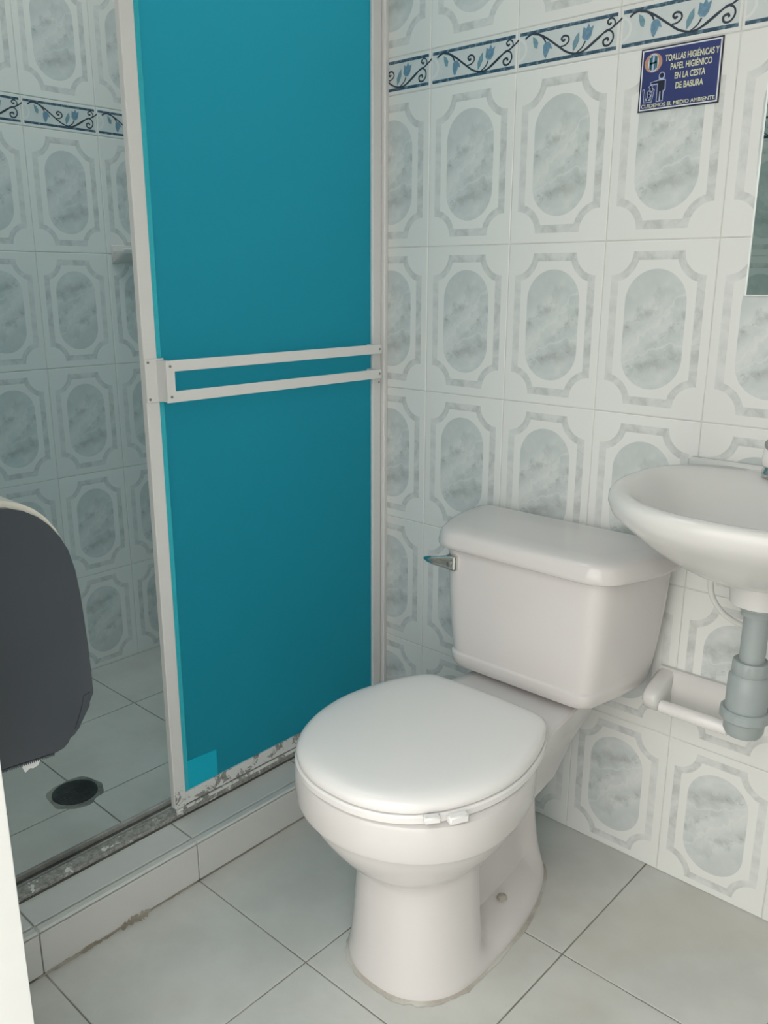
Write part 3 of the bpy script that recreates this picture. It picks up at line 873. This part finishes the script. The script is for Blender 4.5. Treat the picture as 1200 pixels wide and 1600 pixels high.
trap = thing('drain_trap', (PX, PY, 0.45), 'grey plastic bottle trap hanging below the basin', 'drain trap')
MB().lathe([(0.028, 0.672), (0.0285, 0.667), (0.024, 0.663), (0.023, 0.655)], (PX, PY, 0), 'z', 32).build('washer', M['pvc'], trap, smooth=45)
MB().lathe([(0.0185, 0.663), (0.0185, 0.572)], (PX, PY, 0), 'z', 32).build('tailpiece', M['pvc'], trap, smooth=45)
def ribbed(r, z0, z1, name, n=48, k=12):
    rings = []
    for (z, q) in ((z0, 0.94), (z0 + 0.003, 1.0), (z1 - 0.003, 1.0), (z1, 0.92)):
        rings.append([(PX + r * q * (1 + (0.03 if (j * k // n) * n // k == j else 0)) * math.cos(2 * PI * j / n), PY + r * q * (1 + (0.03 if (j * k // n) * n // k == j else 0)) * math.sin(2 * PI * j / n), z) for j in range(n)])
    return MB().loft(rings).build(name, M['pvc'], trap, smooth=35)
ribbed(0.0265, 0.560, 0.582, 'slip_nut')
MB().lathe([(0.024, 0.561), (0.030, 0.555), (0.0305, 0.530), (0.0305, 0.492)], (PX, PY, 0), 'z', 36).build('trap_body', M['pvc'], trap, smooth=45)
ribbed(0.0365, 0.485, 0.503, 'collar_nut')
MB().lathe([(0.0300, 0.487), (0.0295, 0.467), (0.026, 0.460), (0.015, 0.4585)], (PX, PY, 0), 'z', 36).build('trap_cup', M['pvc'], trap, smooth=45)
MB().lathe([(0.021, -0.0005), (0.021, PY + 0.02)], (PX + 0.012, 0, 0.530), 'y', 28).build('outlet_pipe', M['pvc'], trap, smooth=45)
MB().lathe([(0.026, PY + 0.040), (0.027, PY + 0.045), (0.027, PY + 0.062), (0.025, PY + 0.066)], (PX + 0.012, 0, 0.530), 'y', 28).build('outlet_nut', M['pvc'], trap, smooth=45)

def bez(p, n=24):
    out = []
    for i in range(n + 1):
        t = i / n; k = len(p) - 1
        q = Vector((0, 0, 0))
        for j, a in enumerate(p):
            q += Vector(a) * math.comb(k, j) * (1 - t) ** (k - j) * t ** j
        out.append(tuple(q))
    return out
hose = MB().tube(bez([(0.648, -0.098, 0.712), (0.582, -0.090, 0.665), (0.600, -0.070, 0.575), (0.660, -0.045, 0.568), (0.690, -0.020, 0.562)]) + [(0.700, -0.0005, 0.560)], 0.0048, 14)
tag(hose.build('supply_hose', M['hose'], smooth=60, origin=(0.700, 0, 0.560)), 'thin white supply hose curving below the basin', 'hose')

faucet = thing('faucet', (0.70, -0.045, 0.8335), 'white and chrome tap at the back of the basin', 'faucet')
MB().lathe([(0.019, 0.833), (0.019, 0.842), (0.017, 0.846), (0.0165, 0.849)], (0.676, -0.045, 0), 'z', 28).build('base_ring', M['chrome'], faucet, smooth=50)
MB().lathe([(0.0165, 0.849), (0.0195, 0.852), (0.0205, 0.860), (0.0185, 0.878), (0.012, 0.888), (0.004, 0.890)], (0.676, -0.045, 0), 'z', 28).build('handle', M['plastic'], faucet, smooth=50)
MB().tube(bez([(0.700, -0.055, 0.835), (0.702, -0.055, 0.90), (0.705, -0.09, 0.925), (0.706, -0.17, 0.905)], 14), 0.0095, 16).build('spout', M['chrome'], faucet, smooth=60)
MB().lathe([(0.017, 0.833), (0.017, 0.838), (0.012, 0.841)], (0.700, -0.055, 0), 'z', 24).build('spout_base', M['chrome'], faucet, smooth=50)

# ------------------------------------------------------------------ ceramic toilet roll holder
hold = thing('roll_holder', (0.595, -0.0, 0.35), 'white ceramic toilet roll holder with empty roller below the basin', 'roll holder')
hx0, hx1 = 0.506, 0.690
mb = MB()
prof_h = [(-0.0005, 0.352), (-0.012, 0.352), (-0.018, 0.360), (-0.020, 0.400), (-0.016, 0.430), (-0.008, 0.4375), (-0.0005, 0.4375)]
mb.loft([[(hx0, y, z) for y, z in prof_h], [(hx1, y, z) for y, z in prof_h]])
mb.build('back_plate', M['basin'], hold, smooth=40)
arm = [(-0.0006, 0.352), (-0.040, 0.362), (-0.066, 0.375), (-0.078, 0.384), (-0.0825, 0.395), (-0.080, 0.408), (-0.068, 0.417), (-0.030, 0.430), (-0.0006, 0.4378)]
for (a, b) in ((hx0 - 0.001, hx0 + 0.030), (hx1 - 0.030, hx1 + 0.001)):
    rr = []
    for (x, s) in ((a, 0.90), (a + 0.004, 0.98), (a + 0.008, 1.0), (b - 0.008, 1.0), (b - 0.004, 0.98), (b, 0.90)):
        rr.append([(x, y * (s if y < -0.01 else 1), 0.395 + (z - 0.395) * s) for y, z in arm])
    MB().loft(rr).build('arm', M['basin'], hold, smooth=50)
ro = MB().lathe([(0.0085, hx0 + 0.029), (0.0118, hx0 + 0.031), (0.0118, hx0 + 0.050), (0.0125, hx0 + 0.052), (0.0125, hx1 - 0.052), (0.0118, hx1 - 0.050), (0.0118, hx1 - 0.031), (0.0085, hx1 - 0.029)], (0, -0.064, 0.3865), 'x', 24)
ro.build('roller', M['plastic'], hold, smooth=40)

# ------------------------------------------------------------------ soap dish on shower wall
sd = thing('soap_dish', (XL, -0.05, 1.19), 'small white ceramic soap dish on the shower wall', 'soap dish')
sp_ = [(0.0005, 1.178), (0.010, 1.178), (0.040, 1.190), (0.058, 1.203), (0.060, 1.212), (0.054, 1.216), (0.030, 1.208), (0.012, 1.210), (0.008, 1.222), (0.0005, 1.222)]
rr = []
for (y, s) in ((-0.122, 0.75), (-0.117, 0.95), (-0.110, 1.0), (-0.015, 1.0), (-0.008, 0.95), (-0.003, 0.75)):
    rr.append([(XL + (x * s if x > 0.009 else x), y, 1.197 + (z - 1.197) * (0.5 + 0.5 * s)) for x, z in sp_])
MB().loft(rr).build('dish', M['basin'], sd, smooth=40)
MB().box(XL + 0.0003, XL + 0.006, -0.124, -0.001, 1.175, 1.225, 0.002).build('back_plate', M['basin'], sd, smooth=40)

# ------------------------------------------------------------------ mirror
mir = thing('mirror', (0.86, -0.0005, 1.1112), 'frameless wall mirror above the basin', 'mirror')
MB().box(0.5865, 1.135, -0.0050, -0.0012, 1.1125, 1.80).build('mirror_glass', M['mirror'], mir)
mb = MB().box(0.5844, 0.5868, -0.0056, -0.0005, 1.1112, 1.8015)
mb.box(1.1350, 1.1366, -0.0052, -0.0005, 1.1112, 1.8015).box(0.5866, 1.135, -0.0052, -0.0005, 1.1112, 1.1126).box(0.5866, 1.135, -0.0052, -0.0005, 1.80, 1.8015)
mb.build('polished_edge', M['glass_edge'], mir)

# ------------------------------------------------------------------ sign
SX0, SX1, SZ0, SZ1 = 0.3722, 0.5090, 1.4062, 1.5022
SW, SH = SX1 - SX0, SZ1 - SZ0
sign = thing('wall_sign', ((SX0 + SX1) / 2, -0.0005, SZ0), 'navy blue bathroom notice with waste bin pictogram on tiled wall', 'sign')
MB().box(SX0, SX1, -0.0020, -0.0003, SZ0, SZ1).build('board', M['signink'], sign)
def sp2(u, v, y): return (SX0 + u * SW, y, SZ1 - v * SH)
def srect(u0, u1, v0, v1, y, mat, name):
    return MB().box(SX0 + u0 * SW, SX0 + u1 * SW, y, y + 0.0004, SZ1 - v1 * SH, SZ1 - v0 * SH).build(name, mat, sign)
srect(0.016, 0.984, 0.022, 0.978, -0.0022, M['signwhite'], 'white_border')
srect(0.032, 0.968, 0.044, 0.956, -0.0024, M['navy'], 'blue_field')
def text(s, u0, u1, vbase, cap, mat, bold=0.0):
    cu = bpy.data.curves.new('t', 'FONT')
    cu.body = s; cu.size = 1.0; cu.offset = bold; cu.extrude = 0.0
    o = bpy.data.objects.new('t', cu); COL.objects.link(o)
    bpy.context.view_layer.update()
    dg = bpy.context.evaluated_depsgraph_get()
    me = bpy.data.meshes.new_from_object(o.evaluated_get(dg))
    bpy.data.objects.remove(o)
    xs_ = [v.co.x for v in me.vertices]
    x0, x1 = min(xs_), max(xs_)
    k = (u1 - u0) * SW / (x1 - x0); kz = cap * SH / 0.70
    for v in me.vertices:
        x, z = (v.co.x - x0) * k, v.co.y * kz
        v.co = Vector((SX0 + u0 * SW + x, -0.00255, SZ1 - vbase * SH + z)) - Vector(OFF[sign])
    me.materials.clear(); me.materials.append(mat)
    q = bpy.data.objects.new('lettering', me)
    COL.objects.link(q); q.parent = sign
    return q
text('TOALLAS HIGIÉNICAS Y', 0.310, 0.960, 0.243, 0.096, M['signcream'], 0.022)
text('PAPEL HIGIÉNICO', 0.385, 0.885, 0.385, 0.096, M['signcream'], 0.022)
text('EN LA CESTA', 0.445, 0.815, 0.535, 0.096, M['signcream'], 0.022)
text('DE BASURA', 0.465, 0.800, 0.690, 0.096, M['signcream'], 0.022)
text('CUIDEMOS EL MEDIO AMBIENTE', 0.045, 0.955, 0.938, 0.058, M['signcream'], 0.016)
def spoly(pts, y, mat, name):
    mb = MB(); mb.add([sp2(u, v, y) for u, v in pts], [tuple(range(len(pts)))]); return mb.build(name, mat, sign)
def ell(u, v, ru, rv, y, mat, name, n=32):
    return spoly([(u + ru * math.cos(2 * PI * j / n), v + rv * math.sin(2 * PI * j / n)) for j in range(n)], y, mat, name)
# pictogram: pale halo, then the dark figure, falling papers and bin
spoly([(0.143, 0.538), (0.215, 0.522), (0.252, 0.508), (0.246, 0.480), (0.248, 0.430), (0.265, 0.403), (0.283, 0.396), (0.302, 0.403), (0.320, 0.430), (0.322, 0.480), (0.312, 0.512), (0.338, 0.522), (0.343, 0.685), (0.322, 0.706), (0.318, 0.860), (0.230, 0.860), (0.232, 0.590), (0.147, 0.586)], -0.00250, M['signglow'], 'halo')
def stroke(u0, v0, u1, v1, wd, y, mat, name):
    dx, dz = (u1 - u0) * SW, (v1 - v0) * SH; L = math.hypot(dx, dz)
    nx, nz = -dz / L * wd / SW, dx / L * wd / SH
    ex, ez = dx / L * wd / SW, dz / L * wd / SH
    return spoly([(u0 + nx - ex, v0 + nz - ez), (u1 + nx + ex, v1 + nz + ez), (u1 - nx + ex, v1 - nz + ez), (u0 - nx - ex, v0 - nz - ez)], y, mat, name)
BIN = ((0.062, 0.655, 0.085, 0.835), (0.085, 0.835, 0.165, 0.835), (0.165, 0.835, 0.188, 0.670))
for k, q in enumerate(BIN): stroke(*q, 0.0019, -0.00247 - k * 0.00001, M['signglow'], 'halo')
ell(0.283, 0.452, 0.028, 0.040, -0.00258, M['signink'], 'figure_head')
spoly([(0.152, 0.545), (0.240, 0.528), (0.328, 0.528), (0.332, 0.675), (0.316, 0.690), (0.308, 0.690), (0.308, 0.845), (0.283, 0.845), (0.281, 0.700), (0.269, 0.700), (0.264, 0.845), (0.240, 0.845), (0.240, 0.570), (0.156, 0.572)], -0.00258, M['signink'], 'figure')
for k, q in enumerate(BIN): stroke(*q, 0.0008, -0.00258 - k * 0.00001, M['signink'], 'bin_line')
for (u, v) in ((0.150, 0.610), (0.165, 0.655), (0.130, 0.700), (0.138, 0.748), (0.124, 0.798)):
    spoly([(u - 0.029, v), (u + 0.002, v - 0.044), (u + 0.030, v), (u - 0.001, v + 0.044)], -0.00252, M['signglow'], 'halo')
    spoly([(u - 0.017, v), (u + 0.002, v - 0.026), (u + 0.018, v), (u - 0.001, v + 0.026)], -0.00260, M['signink'], 'falling_paper')
# round emblem with an H monogram
ell(0.163, 0.235, 0.112, 0.150, -0.00252, M['logo_o'], 'emblem')
ell(0.163, 0.235, 0.066, 0.142, -0.00256, M['signwhite'], 'emblem')
ell(0.163, 0.235, 0.050, 0.136, -0.00259, M['signglow'], 'emblem')
for pts in ([(0.110, 0.150), (0.128, 0.150), (0.133, 0.330), (0.112, 0.335)], [(0.195, 0.140), (0.212, 0.140), (0.214, 0.320), (0.196, 0.330)], [(0.118, 0.232), (0.208, 0.212), (0.208, 0.242), (0.118, 0.262)],
            [(0.128, 0.128), (0.152, 0.118), (0.146, 0.345), (0.126, 0.352)], [(0.176, 0.128), (0.196, 0.120), (0.192, 0.345), (0.172, 0.352)]):
    spoly(pts, -0.00262, M['logo_g'], 'monogram')

# ------------------------------------------------------------------ floor drain in the shower
dr = thing('floor_drain', (-0.562, -0.652, 0.002), 'dark round drain in the shower floor with rough cement edge', 'drain')
rnd = random.Random(2)
mb = MB(); n = 40
o_ = [0.062 + rnd.uniform(-0.007, 0.006) for _ in range(n)]
o_ = [(o_[i - 1] + o_[i] * 2 + o_[(i + 1) % n]) / 4 for i in range(n)]
ring = lambda rs, z: [(-0.562 + rs[j] * math.cos(2 * PI * j / n), -0.652 + rs[j] * math.sin(2 * PI * j / n), z) for j in range(n)]
mb.loft([ring(o_, 0.0021), ring([q - 0.003 for q in o_], 0.0035), ring([0.047] * n, 0.0030)], cap0=False)
mb.build('cement_ring', M['cement'], dr, smooth=60)
mb = MB().lathe([(0.050, 0.0028), (0.0495, 0.0046), (0.044, 0.0050), (0.043, 0.0042), (0.004, 0.0040)], (-0.562, -0.652, 0), 'z', 40)
gr = mb.build('grate', M['drain'], dr, smooth=40)
for i in range(9):
    x = -0.562 + (i - 4) * 0.0088
    h = math.sqrt(max(0, 0.041 ** 2 - (x + 0.562) ** 2))
    MB().box(x - 0.0016, x + 0.0016, -0.652 - h, -0.652 + h, 0.0040, 0.0050).build('bar', M['drain'], gr)

# ------------------------------------------------------------------ paper dispenser on the door wall
dx1, dx0 = 0.090, -0.160
disp = thing('paper_dispenser', (-0.03, YF, 0.51), 'paper dispenser with dark smoky side and cream top at left edge', 'dispenser')
pf = [(-1.1345, 0.868), (-1.060, 0.870), (-1.035, 0.868), (-1.018, 0.864), (-1.006, 0.8615), (-0.987, 0.854), (-0.971, 0.844), (-0.957, 0.830), (-0.945, 0.813), (-0.935, 0.792), (-0.928, 0.763), (-0.924, 0.726),
      (-0.922, 0.689), (-0.920, 0.651), (-0.919, 0.612), (-0.919, 0.580), (-0.932, 0.557), (-0.946, 0.535), (-0.952, 0.529), (-0.959, 0.526), (-0.963, 0.520), (-0.970, 0.5155), (-0.980, 0.514), (-1.1345, 0.5279)]
def inset(pts, d):
    c = Vector((sum(p[0] for p in pts) / len(pts), sum(p[1] for p in pts) / len(pts)))
    return [(p[0] if p[0] < -1.09 else c.x + (p[0] - c.x) * (1 - d / 0.09), c.y + (p[1] - c.y) * (1 - d / 0.17)) for p in pts]
body_o = [(y, z + 0.010 * max(0.0, min(1.0, (z - 0.70) / 0.12))) for y, z in inset(pf, 0.0015)]
MB().loft([[(dx0, y, z) for y, z in body_o], [(dx1 - 0.010, y, z) for y, z in body_o]]).build('body', M['offwhite'], disp, smooth=35)
for (a, s) in ((dx1, 1), (dx0, -1)):
    rr = [[(a - s * 0.011, y, z) for y, z in pf], [(a - s * 0.003, y, z) for y, z in pf], [(a - s * 0.0008, y, z) for y, z in inset(pf, 0.002)], [(a, y, z) for y, z in inset(pf, 0.006)],
          [(a + s * 0.0012, y, z) for y, z in inset(pf, 0.03)], [(a + s * 0.0030, y, z) for y, z in inset(pf, 0.07)]]
    cov = MB().loft(rr).build('side_cover', M['smoke'], disp, smooth=30)
    if s == 1:
        # row of tear teeth along the bottom edge
        mb = MB(); k = 34
        y0_, y1_ = -1.075, -0.983
        for i in range(k):
            ya = y0_ + (y1_ - y0_) * i / k; yb = y0_ + (y1_ - y0_) * (i + 1) / k
            zf = lambda y: 0.514 + (-0.980 - y) / 0.1165 * 0.0105 + 0.0005
            mb.prism([(ya, zf(ya)), (yb, zf(yb)), ((ya + yb) / 2, zf((ya + yb) / 2) - 0.0045)], lambda p, q, d: (d, p, q), dx1 - 0.004, dx1 - 0.0015)
        mb.build('tear_teeth', M['smoke'], cov)
        mb = MB(); mb.prism([(-0.925, 0.585), (-0.9285, 0.5655), (-0.9475, 0.5375), (-0.952, 0.5395), (-0.940, 0.566), (-0.936, 0.583)], lambda p, q, d: (d, p, q), dx1 - 0.0005, dx1 + 0.0012)
        mb.build('latch_facet', M['smoke'], cov)
mb = MB(); mb.prism([(-1.026, 0.5245), (-0.993, 0.5215), (-0.993, 0.5105), (-1.000, 0.5065), (-1.003, 0.5015), (-1.010, 0.5000), (-1.014, 0.5020), (-1.021, 0.4985), (-1.024, 0.507)], lambda p, q, d: (d, p, q), 0.0780, 0.0786)
mb.build('paper_end', M['paper'], disp)
mb = MB(); mb.prism([(-0.9255, 0.676), (-0.911, 0.662), (-0.9245, 0.645)], lambda p, q, d: (d, p, q), 0.060, 0.0606)
mb.build('paper_scrap', M['paper'], disp)
